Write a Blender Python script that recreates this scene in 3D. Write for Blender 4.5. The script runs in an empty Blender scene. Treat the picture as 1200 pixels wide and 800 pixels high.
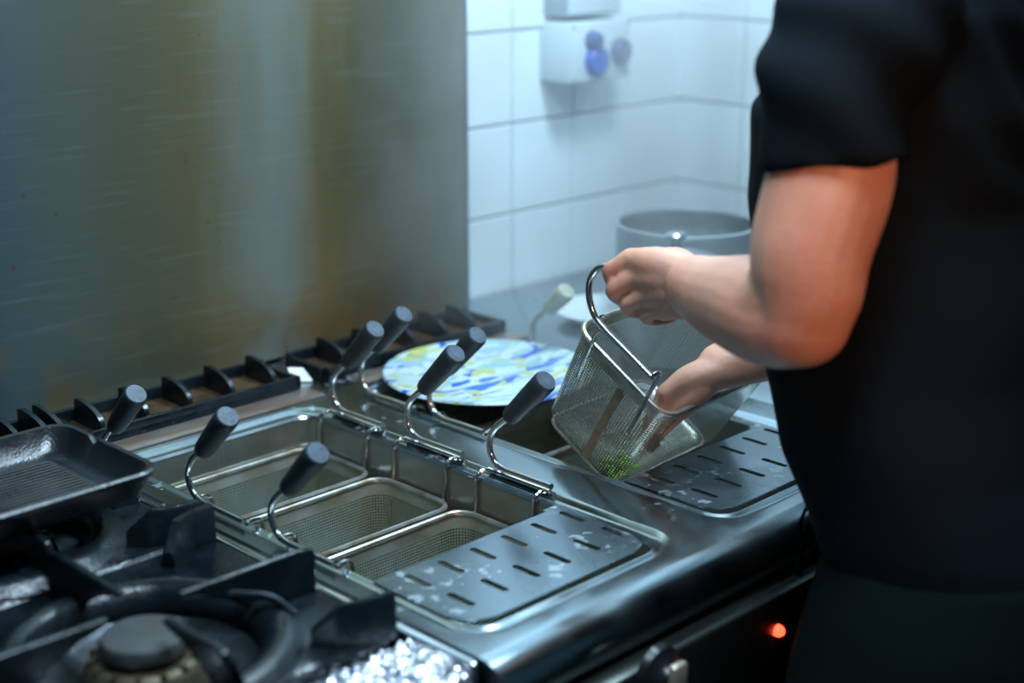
import bpy, bmesh, math, random
from mathutils import Vector, Matrix, noise
random.seed(4)
S = bpy.context.scene
COL = S.collection
PI = math.pi

# ---------------------------------------------------------------- camera
cam = bpy.data.cameras.new('camera'); cam_o = bpy.data.objects.new('camera', cam); COL.objects.link(cam_o)
S.camera = cam_o
cam.sensor_width = 36; cam.lens = 36 * 1767 / 1200; cam.clip_start = 0.05
_p, _y = math.radians(16.54), math.radians(44.86)
fw = Vector((math.cos(_y) * math.cos(_p), math.sin(_y) * math.cos(_p), -math.sin(_p)))
cam_o.location = (0, 0, 1.62)
cam_o.rotation_euler = fw.to_track_quat('-Z', 'Y').to_euler()
cam.dof.use_dof = True; cam.dof.focus_distance = 1.92; cam.dof.aperture_fstop = 1.9

# ---------------------------------------------------------------- world, lights, exposure
w = bpy.data.worlds.new('world'); S.world = w; w.use_nodes = True
w.node_tree.nodes['Background'].inputs[0].default_value = (0.10, 0.23, 0.33, 1)
w.node_tree.nodes['Background'].inputs[1].default_value = 0.20
def area(name, loc, target, size, power, color, sy=None):
    l = bpy.data.lights.new(name, 'AREA'); l.energy = power; l.color = color
    l.shape = 'RECTANGLE'; l.size = size; l.size_y = sy or size
    o = bpy.data.objects.new(name, l); COL.objects.link(o); o.location = loc
    o.rotation_euler = (Vector(target) - Vector(loc)).to_track_quat('-Z', 'Y').to_euler()
    return o
area('hood_lamp', (0.98, 0.80, 2.35), (1.25, 1.4, 0.9), 0.7, 27, (0.60, 0.82, 1.0), 0.4)
area('wall_lamp', (1.75, 1.25, 2.35), (2.2, 1.97, 1.15), 0.30, 32, (0.58, 0.82, 1.0), 0.25)
_l = bpy.data.lights.new('added_arm_spot', 'SPOT'); _l.energy = 105; _l.color = (1.0, 0.44, 0.22); _l.spot_size = math.radians(17); _l.spot_blend = .7; _l.shadow_soft_size = .12  # unseen warm spot added, cone narrowed to redden the cook's arm
_o = bpy.data.objects.new('added_arm_spot', _l); COL.objects.link(_o); _o.location = (0.35, -1.1, 2.1)
_o.rotation_euler = (Vector((1.27, .80, 1.29)) - _o.location).to_track_quat('-Z', 'Y').to_euler()
S.view_settings.view_transform = 'Standard'; S.view_settings.look = 'None'
S.view_settings.gamma = 1; S.view_settings.exposure = 0.22; S.view_settings.use_curve_mapping = False
S.cycles.use_denoising = True
S.cycles.transparent_max_bounces = 16
S.cycles.volume_step_rate = 2.0

# ---------------------------------------------------------------- materials
def mat(name, col, metal=0.0, rough=0.5, var=0.0, vs=20, col2=None, bump=0.0, bs=80, coat=0.0, rvar=0.0, stretch=None, spec=None):
    m = bpy.data.materials.new(name); m.use_nodes = True
    nt = m.node_tree; N = nt.nodes; L = nt.links
    b = N['Principled BSDF']
    b.inputs['Base Color'].default_value = (*col, 1); b.inputs['Metallic'].default_value = metal
    b.inputs['Roughness'].default_value = rough
    if spec is not None: b.inputs['Specular IOR Level'].default_value = spec
    if coat: b.inputs['Coat Weight'].default_value = coat; b.inputs['Coat Roughness'].default_value = 0.15
    tc = N.new('ShaderNodeTexCoord'); mp = N.new('ShaderNodeMapping'); L.new(tc.outputs['Object'], mp.inputs[0])
    if stretch: mp.inputs['Scale'].default_value = stretch
    if var or rvar:
        nz = N.new('ShaderNodeTexNoise'); nz.inputs['Scale'].default_value = vs; nz.inputs['Detail'].default_value = 5
        L.new(mp.outputs[0], nz.inputs['Vector'])
        if var:
            r = N.new('ShaderNodeValToRGB'); r.color_ramp.elements[0].position = 0.35; r.color_ramp.elements[1].position = 0.65
            c2 = col2 or tuple(c * (1 - var) for c in col)
            r.color_ramp.elements[0].color = (*col, 1); r.color_ramp.elements[1].color = (*c2, 1)
            L.new(nz.outputs[0], r.inputs[0]); L.new(r.outputs[0], b.inputs['Base Color'])
        if rvar:
            mr = N.new('ShaderNodeMapRange'); mr.inputs[1].default_value = 0.3; mr.inputs[2].default_value = 0.7
            mr.inputs[3].default_value = max(0.02, rough - rvar); mr.inputs[4].default_value = rough + rvar
            L.new(nz.outputs[0], mr.inputs[0]); L.new(mr.outputs[0], b.inputs['Roughness'])
    if bump:
        nb = N.new('ShaderNodeTexNoise'); nb.inputs['Scale'].default_value = bs; nb.inputs['Detail'].default_value = 4
        L.new(mp.outputs[0], nb.inputs['Vector'])
        bp = N.new('ShaderNodeBump'); bp.inputs['Strength'].default_value = bump; bp.inputs['Distance'].default_value = 0.002
        L.new(nb.outputs[0], bp.inputs['Height']); L.new(bp.outputs[0], b.inputs['Normal'])
    return m

def smudged_steel(name, col, rough, stain=0.62, stain_col=(0.62, 0.72, 0.76), vs=14, metal=1.0, amount=0.6, ymin=-9):
    """steel with dried pale water marks"""
    m = mat(name, col, metal, rough, rvar=0.08, vs=9, bump=0.06, bs=30)
    nt = m.node_tree; N = nt.nodes; L = nt.links; b = N['Principled BSDF']
    tc = N.new('ShaderNodeTexCoord')
    n1 = N.new('ShaderNodeTexNoise'); n1.inputs['Scale'].default_value = vs; n1.inputs['Detail'].default_value = 7; n1.inputs['Distortion'].default_value = 0.6
    n2 = N.new('ShaderNodeTexNoise'); n2.inputs['Scale'].default_value = vs * 4.3; n2.inputs['Detail'].default_value = 5
    L.new(tc.outputs['Object'], n1.inputs['Vector']); L.new(tc.outputs['Object'], n2.inputs['Vector'])
    mx = N.new('ShaderNodeMath'); mx.operation = 'MULTIPLY_ADD'; mx.inputs[1].default_value = 0.55
    sc = N.new('ShaderNodeMath'); sc.operation = 'MULTIPLY'; sc.inputs[1].default_value = 0.45
    L.new(n2.outputs[0], sc.inputs[0]); L.new(n1.outputs[0], mx.inputs[0]); L.new(sc.outputs[0], mx.inputs[2])
    mr = N.new('ShaderNodeMapRange'); mr.inputs[1].default_value = stain; mr.inputs[2].default_value = stain + 0.03; mr.inputs[4].default_value = amount
    L.new(mx.outputs[0], mr.inputs[0])
    sy = N.new('ShaderNodeSeparateXYZ'); L.new(tc.outputs['Object'], sy.inputs[0])
    gt = N.new('ShaderNodeMapRange'); gt.inputs[1].default_value = ymin; gt.inputs[2].default_value = ymin + .08; L.new(sy.outputs[1], gt.inputs[0])
    mu = N.new('ShaderNodeMath'); mu.operation = 'MULTIPLY'; L.new(mr.outputs[0], mu.inputs[0]); L.new(gt.outputs[0], mu.inputs[1]); mr = mu
    mc = N.new('ShaderNodeMix'); mc.data_type = 'RGBA'; mc.inputs['A'].default_value = (*col, 1); mc.inputs['B'].default_value = (*stain_col, 1)
    L.new(mr.outputs[0], mc.inputs['Factor']); L.new(mc.outputs['Result'], b.inputs['Base Color'])
    mm = N.new('ShaderNodeMath'); mm.operation = 'SUBTRACT'; mm.inputs[0].default_value = metal; L.new(mr.outputs[0], mm.inputs[1])
    L.new(mm.outputs[0], b.inputs['Metallic'])
    return m

def splash_mat():
    m = bpy.data.materials.new('stained_steel'); m.use_nodes = True
    nt = m.node_tree; N = nt.nodes; L = nt.links; b = N['Principled BSDF']
    tc = N.new('ShaderNodeTexCoord'); sp = N.new('ShaderNodeSeparateXYZ'); L.new(tc.outputs['Object'], sp.inputs[0])
    # object origin sits at (1.1, 1.9, .93)
    def nz(scale, st, det=4, dist=0):
        mp = N.new('ShaderNodeMapping'); mp.inputs['Scale'].default_value = st; L.new(tc.outputs['Object'], mp.inputs[0])
        n = N.new('ShaderNodeTexNoise'); n.inputs['Scale'].default_value = scale; n.inputs['Detail'].default_value = det
        n.inputs['Distortion'].default_value = dist; L.new(mp.outputs[0], n.inputs['Vector']); return n
    def math_(op, a, bb=None, c=None):
        n = N.new('ShaderNodeMath'); n.operation = op
        for i, v in enumerate((a, bb, c)):
            if v is None: continue
            if isinstance(v, (int, float)): n.inputs[i].default_value = v
            else: L.new(v, n.inputs[i])
        return n.outputs[0]
    warp = nz(5, (1, 1, 0.35)); fine = nz(22, (1, 1, 0.12), 6)
    x = math_('ADD', sp.outputs[0], math_('MULTIPLY', math_('SUBTRACT', warp.outputs[0], 0.5), 0.16))
    x = math_('ADD', x, math_('MULTIPLY', math_('SUBTRACT', fine.outputs[0], 0.5), 0.10))
    t = math_('DIVIDE', math_('SUBTRACT', x, -0.25), 1.0)
    r = N.new('ShaderNodeValToRGB'); r.color_ramp.interpolation = 'B_SPLINE'
    stops = [(0.0, (0.058, 0.098, 0.116)), (0.10, (0.083, 0.120, 0.121)), (0.20, (0.100, 0.109, 0.079)), (0.28, (0.091, 0.094, 0.061)), (0.36, (0.112, 0.098, 0.052)), (0.42, (0.129, 0.106, 0.052)),
             (0.50, (0.183, 0.200, 0.170)), (0.58, (0.174, 0.193, 0.164)), (0.64, (0.146, 0.109, 0.043)), (0.70, (0.087, 0.080, 0.034)), (0.80, (0.100, 0.106, 0.073)), (0.87, (0.116, 0.124, 0.085)), (0.96, (0.183, 0.204, 0.164))]
    e = r.color_ramp.elements
    e[0].position, e[0].color = stops[0][0], (*stops[0][1], 1); e[1].position, e[1].color = stops[-1][0], (*stops[-1][1], 1)
    for p, c in stops[1:-1]:
        q = e.new(p); q.color = (*c, 1)
    L.new(t, r.inputs[0])
    # burnt orange blotches near the bottom edge, and specks
    low = N.new('ShaderNodeMapRange'); low.inputs[1].default_value = 0.17; low.inputs[2].default_value = 0.0; L.new(sp.outputs[2], low.inputs[0])
    bl = nz(9, (1, 1, 0.8), 5, 0.5)
    f1 = math_('MULTIPLY', low.outputs[0], math_('MULTIPLY', math_('GREATER_THAN', bl.outputs[0], 0.0), math_('MAXIMUM', math_('SUBTRACT', bl.outputs[0], 0.47), 0.0)))
    f1 = math_('MINIMUM', math_('MULTIPLY', f1, 5.0), 0.6)
    m1 = N.new('ShaderNodeMix'); m1.data_type = 'RGBA'; L.new(f1, m1.inputs['Factor']); L.new(r.outputs[0], m1.inputs['A']); m1.inputs['B'].default_value = (.17, .11, .04, 1)
    vo = N.new('ShaderNodeTexVoronoi'); vo.inputs['Scale'].default_value = 26; L.new(tc.outputs['Object'], vo.inputs['Vector'])
    sm = nz(6, (1, 1, 1), 2)
    f2 = math_('MULTIPLY', math_('LESS_THAN', vo.outputs['Distance'], 0.085), math_('GREATER_THAN', sm.outputs[0], 0.5))
    m2 = N.new('ShaderNodeMix'); m2.data_type = 'RGBA'; L.new(math_('MULTIPLY', f2, 0.75), m2.inputs['Factor']); L.new(m1.outputs['Result'], m2.inputs['A']); m2.inputs['B'].default_value = (.14, .06, .02, 1)
    # pale wipe scratches running diagonally
    mp = N.new('ShaderNodeMapping'); mp.inputs['Rotation'].default_value = (0, math.radians(38), 0); mp.inputs['Scale'].default_value = (1, 1, 14); L.new(tc.outputs['Object'], mp.inputs[0])
    sn = N.new('ShaderNodeTexNoise'); sn.inputs['Scale'].default_value = 7; sn.inputs['Detail'].default_value = 6; L.new(mp.outputs[0], sn.inputs['Vector'])
    f3 = math_('MULTIPLY', math_('MAXIMUM', math_('SUBTRACT', sn.outputs[0], 0.55), 0.0), 0.9)
    m3 = N.new('ShaderNodeMix'); m3.data_type = 'RGBA'; L.new(f3, m3.inputs['Factor']); L.new(m2.outputs['Result'], m3.inputs['A']); m3.inputs['B'].default_value = (.25, .30, .32, 1)
    L.new(m3.outputs['Result'], b.inputs['Base Color'])
    b.inputs['Metallic'].default_value = 0.55; b.inputs['Roughness'].default_value = 0.42
    bp = N.new('ShaderNodeBump'); bp.inputs['Strength'].default_value = 0.05; L.new(fine.outputs[0], bp.inputs['Height']); L.new(bp.outputs[0], b.inputs['Normal'])
    return m

def perforated(name, col, rough=0.35, pitch=0.0040, rad=0.30, tint=None, metal=.4):
    m = mat(name, col, metal, rough, var=0.4, vs=14, col2=tint)
    nt = m.node_tree; N = nt.nodes; L = nt.links; b = N['Principled BSDF']; out = N['Material Output']
    uv = N.new('ShaderNodeUVMap')
    sc = N.new('ShaderNodeVectorMath'); sc.operation = 'SCALE'; sc.inputs['Scale'].default_value = 1 / pitch; L.new(uv.outputs[0], sc.inputs[0])
    fr = N.new('ShaderNodeVectorMath'); fr.operation = 'FRACTION'; L.new(sc.outputs[0], fr.inputs[0])
    sb = N.new('ShaderNodeVectorMath'); sb.operation = 'SUBTRACT'; sb.inputs[1].default_value = (.5, .5, 0); L.new(fr.outputs[0], sb.inputs[0])
    sx = N.new('ShaderNodeSeparateXYZ'); L.new(sb.outputs[0], sx.inputs[0]); cx = N.new('ShaderNodeCombineXYZ')
    L.new(sx.outputs[0], cx.inputs[0]); L.new(sx.outputs[1], cx.inputs[1])
    ln = N.new('ShaderNodeVectorMath'); ln.operation = 'LENGTH'; L.new(cx.outputs[0], ln.inputs[0])
    lt = N.new('ShaderNodeMath'); lt.operation = 'LESS_THAN'; lt.inputs[1].default_value = rad; L.new(ln.outputs['Value'], lt.inputs[0])
    tr = N.new('ShaderNodeBsdfTransparent'); mx = N.new('ShaderNodeMixShader')
    L.new(lt.outputs[0], mx.inputs[0]); L.new(b.outputs[0], mx.inputs[1]); L.new(tr.outputs[0], mx.inputs[2]); L.new(mx.outputs[0], out.inputs[0])
    return m

M = {}
M['splash'] = splash_mat()
M['tile'] = mat('white_tile', (.70, .80, .84), 0, .32, var=.06, vs=3)
M['grout'] = mat('grout', (.64, .74, .78), 0, .9)
M['floor'] = mat('floor_tile', (.09, .08, .075), 0, .5, var=.3, vs=6)
M['cast'] = mat('cast_iron', (.003, .006, .009), 0.0, .27, bump=.35, bs=160, rvar=.12, vs=18, var=.5, col2=(.007, .012, .016), spec=.5)
M['cast_pan'] = mat('seasoned_iron', (.010, .012, .015), 0.0, .33, bump=.3, bs=260, rvar=.12, vs=25, spec=.8)
M['steel'] = smudged_steel('counter_steel', (.34, .40, .43), .21, stain=.595, vs=13, amount=.32, metal=1, ymin=-.36)
M['tray'] = smudged_steel('tray_steel', (.28, .34, .38), .25, stain=.575, vs=17, amount=.42, metal=.92)
M['basin'] = mat('basin_steel', (.36, .39, .37), .8, .28, var=.35, vs=7, col2=(.27, .265, .20), rvar=.06)
M['chrome'] = mat('polished_wire', (.62, .62, .62), 1, .16)
M['wire_old'] = mat('weathered_wire', (.55, .56, .54), .8, .32, var=.3, vs=30, col2=(.30, .24, .16))
M['perf'] = perforated('perforated_steel', (.38, .42, .38), tint=(.28, .28, .19), rad=.36)
M['perf_clean'] = perforated('perforated_steel_wet', (.44, .47, .42), .27, pitch=.0043, rad=.32, tint=(.34, .34, .26), metal=.75)
M['band'] = mat('basket_band', (.46, .47, .43), .5, .34, var=.3, vs=18, col2=(.30, .27, .18))
M['weld'] = mat('brown_weld', (.27, .21, .12), .5, .5, var=.4, vs=60)
M['grip'] = mat('black_grip', (.014, .020, .027), 0, .50, bump=.25, bs=260, var=.5, vs=60, col2=(.022, .031, .04))
M['grip_cap'] = mat('grip_cap', (.055, .085, .12), 0, .5, bump=.3, bs=300, var=.5, vs=90)
M['grip_pale'] = mat('pale_grip', (.42, .43, .33), 0, .6, var=.3, vs=50)
M['body'] = mat('dark_panel', (.10, .11, .10), .85, .28, var=.7, vs=4, rvar=.1)
M['black'] = mat('black_plastic', (.01, .011, .013), 0, .3)
M['burner'] = mat('burner_iron', (.075, .085, .095), .2, .5, var=.5, vs=35, col2=(.07, .06, .05), bump=.3)
M['burner_rim'] = mat('rusty_iron', (.11, .065, .03), .4, .55, var=.6, vs=40, bump=.3)
M['brass'] = mat('burner_brass', (.16, .13, .08), .7, .45, var=.5, vs=30)
M['blue_iron'] = mat('heat_blued_steel', (.05, .06, .16), .9, .3, var=.5, vs=20)
M['foil'] = mat('aluminium_foil', (.74, .76, .82), .9, .27, bump=.4, bs=60)
M['foil_dirty'] = mat('soiled_foil', (.14, .15, .17), 1, .32, var=.6, vs=20, col2=(.05, .05, .05), bump=.8, bs=40)
M['shirt'] = mat('navy_shirt', (.0045, .0075, .0105), 0, .85, bump=.25, bs=300, spec=.06)
M['apron'] = mat('black_apron', (.004, .007, .007), 0, .9, bump=.25, bs=300, spec=.05)
M['skin'] = mat('skin', (.60, .31, .21), 0, .48, var=.25, vs=14, col2=(.54, .235, .155), bump=.25, bs=140)
M['skin'].node_tree.nodes['Principled BSDF'].inputs['Subsurface Weight'].default_value = .08
M['skin'].node_tree.nodes['Principled BSDF'].inputs['Subsurface Radius'].default_value = (.01, .004, .002)
M['hair'] = mat('dark_hair', (.02, .014, .01), 0, .6)
M['white'] = mat('white_enamel', (.72, .82, .86), 0, .3)
M['paper'] = mat('white_paper', (.75, .8, .82), 0, .7)
M['plastic_grey'] = mat('grey_plastic', (.52, .62, .66), 0, .45)
M['conduit'] = mat('conduit_grey', (.22, .30, .33), 0, .5)
M['blue'] = mat('blue_plastic', (.02, .09, .42), 0, .35)
M['blue_dark'] = mat('dark_blue_plastic', (.03, .07, .20), 0, .4)
M['pot'] = mat('pot_aluminium', (.42, .50, .54), .6, .42, rvar=.06)
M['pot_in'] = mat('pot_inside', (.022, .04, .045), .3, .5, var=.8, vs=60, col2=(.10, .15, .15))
M['lid'] = mat('lid_steel', (.5, .56, .6), 1, .25)
M['red'] = mat('red_lens', (.6, .02, .01), 0, .2)
bb = M['red'].node_tree.nodes['Principled BSDF']; bb.inputs['Emission Color'].default_value = (1, .05, .02, 1); bb.inputs['Emission Strength'].default_value = 5
M['glow_green'] = mat('green_glow_bits', (.26, .62, .08), 0, .5, var=.5, vs=60)
M['rust_strip'] = mat('rusty_strip', (.40, .36, .34), .8, .4, var=.9, vs=12, col2=(.34, .21, .15), stretch=(1, 3, 1))

def platter_mat():
    m = mat('patterned_glaze', (.6, .75, .75), 0, .22)
    nt = m.node_tree; N = nt.nodes; L = nt.links; b = N['Principled BSDF']
    tc = N.new('ShaderNodeTexCoord')
    def layer(prev, col, scale, th, seed, st):
        mp = N.new('ShaderNodeMapping'); mp.inputs['Location'].default_value = (seed, seed * 2, 0); mp.inputs['Scale'].default_value = st
        mp.inputs['Rotation'].default_value = (0, 0, .8)
        L.new(tc.outputs['Object'], mp.inputs[0])
        n = N.new('ShaderNodeTexNoise'); n.inputs['Scale'].default_value = scale; n.inputs['Detail'].default_value = 1.5; n.inputs['Distortion'].default_value = 1.2
        L.new(mp.outputs[0], n.inputs['Vector'])
        mr = N.new('ShaderNodeMapRange'); mr.inputs[1].default_value = th; mr.inputs[2].default_value = th + .03; L.new(n.outputs[0], mr.inputs[0])
        mx = N.new('ShaderNodeMix'); mx.data_type = 'RGBA'; L.new(mr.outputs[0], mx.inputs['Factor'])
        if isinstance(prev, tuple): mx.inputs['A'].default_value = (*prev, 1)
        else: L.new(prev, mx.inputs['A'])
        mx.inputs['B'].default_value = (*col, 1); return mx.outputs['Result']
    c = layer((.52, .66, .68), (.28, .50, .50), 12, .54, 1.0, (1, 1.6, 1))
    c = layer(c, (.46, .52, .16), 15, .565, 5.0, (1, 1.8, 1))
    c = layer(c, (.34, .46, .72), 18, .60, 13.0, (1, 2, 1))
    c = layer(c, (.02, .13, .50), 14, .575, 9.0, (1, 2.6, 1))
    L.new(c, b.inputs['Base Color'])
    return m
M['platter'] = platter_mat()

# ---------------------------------------------------------------- helpers
def tag(o, label=None, cat=None, group=None, kind=None):
    if label: o['label'] = label
    if cat: o['category'] = cat
    if group: o['group'] = group
    if kind: o['kind'] = kind
    return o
def thing(name, label, cat, loc=(0, 0, 0), group=None):
    o = bpy.data.objects.new(name, None); COL.objects.link(o); o.location = loc; o.empty_display_size = .05
    return tag(o, label, cat, group)
def obj(name, bm, m, parent=None, smooth=True, world=True):
    """bm in world coordinates (converted to the parent's space when the parent is placed)"""
    me = bpy.data.meshes.new(name)
    if isinstance(bm, bmesh.types.BMesh):
        bmesh.ops.recalc_face_normals(bm, faces=bm.faces); bm.to_mesh(me); bm.free()
    else: me = bm
    for k in (m if isinstance(m, (list, tuple)) else [m]): me.materials.append(k)
    if smooth:
        for p in me.polygons: p.use_smooth = True
        try: me.set_sharp_from_angle(angle=math.radians(38))
        except Exception: pass
    o = bpy.data.objects.new(name, me); COL.objects.link(o)
    if parent is not None:
        o.parent = parent
        if world:
            q = parent; off = Vector((0, 0, 0))
            while q: off += q.location; q = q.parent
            me.transform(Matrix.Translation(-off))
    return o
def box(bm, x0, x1, y0, y1, z0, z1, bev=0.0):
    r = bmesh.ops.create_cube(bm, size=1)
    vs = r['verts']
    for v in vs: v.co = Vector(((x0 + x1) / 2 + v.co.x * (x1 - x0), (y0 + y1) / 2 + v.co.y * (y1 - y0), (z0 + z1) / 2 + v.co.z * (z1 - z0)))
    if bev: bmesh.ops.bevel(bm, geom=list({e for v in vs for e in v.link_edges}), offset=bev, segments=2, affect='EDGES', profile=.5)
def bx(*a, **k):
    bm = bmesh.new(); box(bm, *a, **k); return bm
def catmull(pts, n=6):
    P = [Vector(p) for p in pts]; P = [P[0] * 2 - P[1]] + P + [P[-1] * 2 - P[-2]]; out = []
    for i in range(1, len(P) - 2):
        for k in range(n):
            t = k / n; a, b, c, d = P[i - 1], P[i], P[i + 1], P[i + 2]
            out.append(.5 * ((2 * b) + (c - a) * t + (2 * a - 5 * b + 4 * c - d) * t * t + (3 * b - a - 3 * c + d) * t ** 3))
    out.append(P[-2]); return out
def tube(bm, path, r, seg=8, closed=False, cap=True):
    path = [Vector(p) for p in path]; n = len(path); rings = []
    rs = r if isinstance(r, (list, tuple)) else [r] * n
    up = None
    for i, p in enumerate(path):
        a = path[(i - 1) % n] if (closed or i > 0) else p
        b = path[(i + 1) % n] if (closed or i < n - 1) else p
        t = (b - a).normalized()
        if up is None:
            up = t.orthogonal().normalized()
        up = (up - t * up.dot(t)).normalized(); sd = t.cross(up)
        rings.append([bm.verts.new(p + (up * math.cos(2 * PI * k / seg) + sd * math.sin(2 * PI * k / seg)) * rs[i]) for k in range(seg)])
    for i in range(n if closed else n - 1):
        A, B = rings[i], rings[(i + 1) % n]
        off = 0
        if closed and i == n - 1:
            off = min(range(seg), key=lambda o: (A[0].co - B[o].co).length)
        for k in range(seg): bm.faces.new((A[k], A[(k + 1) % seg], B[(k + 1 + off) % seg], B[(k + off) % seg]))
    if cap and not closed:
        bm.faces.new(rings[0]); bm.faces.new(rings[-1][::-1])
def rrect(x0, x1, y0, y1, r, z=0, seg=6):
    out = []
    for cx, cy, a0 in ((x1 - r, y1 - r, 0), (x0 + r, y1 - r, 90), (x0 + r, y0 + r, 180), (x1 - r, y0 + r, 270)):
        for k in range(seg + 1):
            a = math.radians(a0 + 90 * k / seg); out.append(Vector((cx + r * math.cos(a), cy + r * math.sin(a), z)))
    return out
def loft(bm, loops, cap_end=False, cap_start=False, uv=None, closed=True):
    R = [[bm.verts.new(p) for p in l] for l in loops]
    lay = bm.loops.layers.uv.verify() if uv else None
    n = len(R[0]); per = [0]
    for k in range(n): per.append(per[-1] + (loops[0][(k + 1) % n] - loops[0][k]).length)
    hs = [0]
    for i in range(len(loops) - 1): hs.append(hs[-1] + max((loops[i + 1][k] - loops[i][k]).length for k in range(0, n, 3)))
    for i in range(len(R) - 1):
        for k in range(n if closed else n - 1):
            f = bm.faces.new((R[i][k], R[i][(k + 1) % n], R[i + 1][(k + 1) % n], R[i + 1][k]))
            if uv:
                for lp, c in zip(f.loops, ((per[k], hs[i]), (per[k + 1], hs[i]), (per[k + 1], hs[i + 1]), (per[k], hs[i + 1]))): lp[lay].uv = c
    for flag, rg in ((cap_start, R[0]), (cap_end, R[-1])):
        if flag:
            f = bm.faces.new(rg)
            if uv:
                for lp in f.loops: lp[lay].uv = (lp.vert.co.x, lp.vert.co.y)
    return R
def lathe(bm, prof, c, seg=40, axis='Z'):
    rings = []
    for r, z in prof:
        if r < 1e-6: rings.append([bm.verts.new(Vector(c) + (Vector((0, 0, z)) if axis == 'Z' else Vector((0, z, 0))))]); continue
        ring = []
        for k in range(seg):
            a = 2 * PI * k / seg
            v = Vector((r * math.cos(a), r * math.sin(a), z)) if axis == 'Z' else Vector((r * math.cos(a), z, r * math.sin(a)))
            ring.append(bm.verts.new(Vector(c) + v))
        rings.append(ring)
    for A, B in zip(rings, rings[1:]):
        if len(A) == 1 and len(B) == 1: continue
        for k in range(seg):
            j = (k + 1) % seg
            if len(A) == 1: bm.faces.new((A[0], B[j], B[k]))
            elif len(B) == 1: bm.faces.new((A[k], A[j], B[0]))
            else: bm.faces.new((A[k], A[j], B[j], B[k]))
def prism(bm, poly, d):
    """extrude a closed polygon (list of Vectors) by the vector d"""
    A = [bm.verts.new(p) for p in poly]; B = [bm.verts.new(p + d) for p in poly]
    n = len(A); bm.faces.new(A); bm.faces.new(B[::-1])
    for k in range(n): bm.faces.new((A[k], B[k], B[(k + 1) % n], A[(k + 1) % n]))

# ================================================================ SETTING
floor = tag(obj('floor', bx(-1.2, 3.4, -1.5, 2.1, -.05, 0), M['floor']), kind='structure')
wb = tag(obj('wall_back', bx(-1.2, 2.60, 1.985, 2.10, 0, 2.6), M['grout']), kind='structure')
wr = tag(obj('wall_right', bx(2.484, 2.60, 1.645, 1.985, 0, 2.6), M['grout']), kind='structure')
TW, TH = .165, .169
tm = None
def tile(parent, wall, i, z):
    global tm
    g = .0022
    if wall not in tilemesh:
        bm = bmesh.new()
        if wall == 'b': box(bm, g, TW - g, -.013, .002, g, TH - g, bev=.002)
        else: box(bm, -.012, .002, g - TW, -g, g, TH - g, bev=.002)
        me = bpy.data.meshes.new('tile'); bmesh.ops.recalc_face_normals(bm, faces=bm.faces); bm.to_mesh(me); bm.free(); me.materials.append(M['tile']); tilemesh[wall] = me
    o = bpy.data.objects.new('tile', tilemesh[wall]); COL.objects.link(o); o.parent = parent
    jit = random.uniform(0, .0012)
    o.location = (2.478 - TW * (i + 1), 1.984 + jit, z) if wall == 'b' else (2.484 + jit, 1.975 - TW * i, z)
tilemesh = {}
for r in range(-1, 7):
    z = .8735 + TH * r
    for i in range(5): tile(wb, 'b', i, z)
    for i in range(2): tile(wr, 'r', i, z)
ceil_ = tag(obj('ceiling', bx(-1.2, 3.4, -1.5, 2.1, 2.6, 2.66), mat('ceiling_paint', (.35, .40, .42), 0, .8)), kind='structure')

# dark tall unit past the tiled corner, behind the cook
t = thing('tall_cabinet', 'dark grey tall unit edge behind the person at the end of the tiled wall', 'cabinet', (2.62, 1.3, 0))
obj('cabinet_body', bx(2.486, 2.80, .95, 1.60, .0, 2.2, bev=.006), mat('dark_unit', (.06, .09, .10), .3, .5), t)
obj('hinge', bx(2.470, 2.486, 1.55, 1.585, 1.42, 1.47, bev=.003), mat('yellow_tab', (.45, .28, .05), 0, .5), t)
# counter past the fryer
ct = thing('end_counter', 'steel worktop in the corner carrying the big pot', 'counter', (2.1, 1.5, 0))
obj('worktop', bx(1.765, 2.470, .955, 1.965, .868, .899, bev=.004), M['steel'], ct)
obj('base', bx(1.80, 2.46, 1.0, 1.95, 0.0, .868), M['body'], ct)

# stainless splashback
sp = thing('splashback', 'tall stained stainless steel splashback behind the cookers', 'splashback', (1.1, 1.9, .93))
obj('steel_sheet', bx(.15, 1.797, 1.900, 1.908, .905, 2.2), M['splash'], sp, smooth=False)
obj('folded_edge', bx(1.792, 1.800, 1.898, 1.968, .905, 2.2, bev=.001), mat('edge_steel', (.20, .27, .28), .8, .4), sp)

# ================================================================ PASTA COOKER
pc = thing('pasta_cooker', 'stainless twin-basin pasta cooker under the baskets', 'cooker', (1.34, 1.35, 0))
def top_half(bm, x0, x1, y0, y1, bx0, bx1, by0, by1, z=.900):
    seg = 8; r = .030
    def ring(e, zz, rr=None): return rrect(bx0 - e, bx1 + e, by0 - e, by1 + e, (rr or r) + e, zz, seg)
    outer = []
    base = ring(.026, z)
    n = seg + 1
    for i, p in enumerate(base):
        c, k = divmod(i, n); X = x1 if c in (0, 3) else x0; Y = y1 if c in (0, 1) else y0
        if k == seg // 2: outer.append(Vector((X, Y, z)))
        else:
            horiz = (c % 2 == 0 and k < seg // 2) or (c % 2 == 1 and k > seg // 2)
            outer.append(Vector((X, p.y, z)) if horiz else Vector((p.x, Y, z)))
    loops = [outer, base, ring(.022, z - .001), ring(.017, z - .0055), ring(.013, z - .007), ring(.006, z - .0065), ring(.003, z - .0045), ring(0, z - .0045), ring(-.003, z - .008)]
    loft(bm, loops)
bm = bmesh.new()
XC = 1.343
top_half(bm, .922, XC, .965, 1.90, .965, 1.262, 1.010, 1.672)
top_half(bm, XC, 1.76, .965, 1.90, 1.380, 1.680, 1.010, 1.672)
bmesh.ops.remove_doubles(bm, verts=bm.verts, dist=1e-5)
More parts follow.
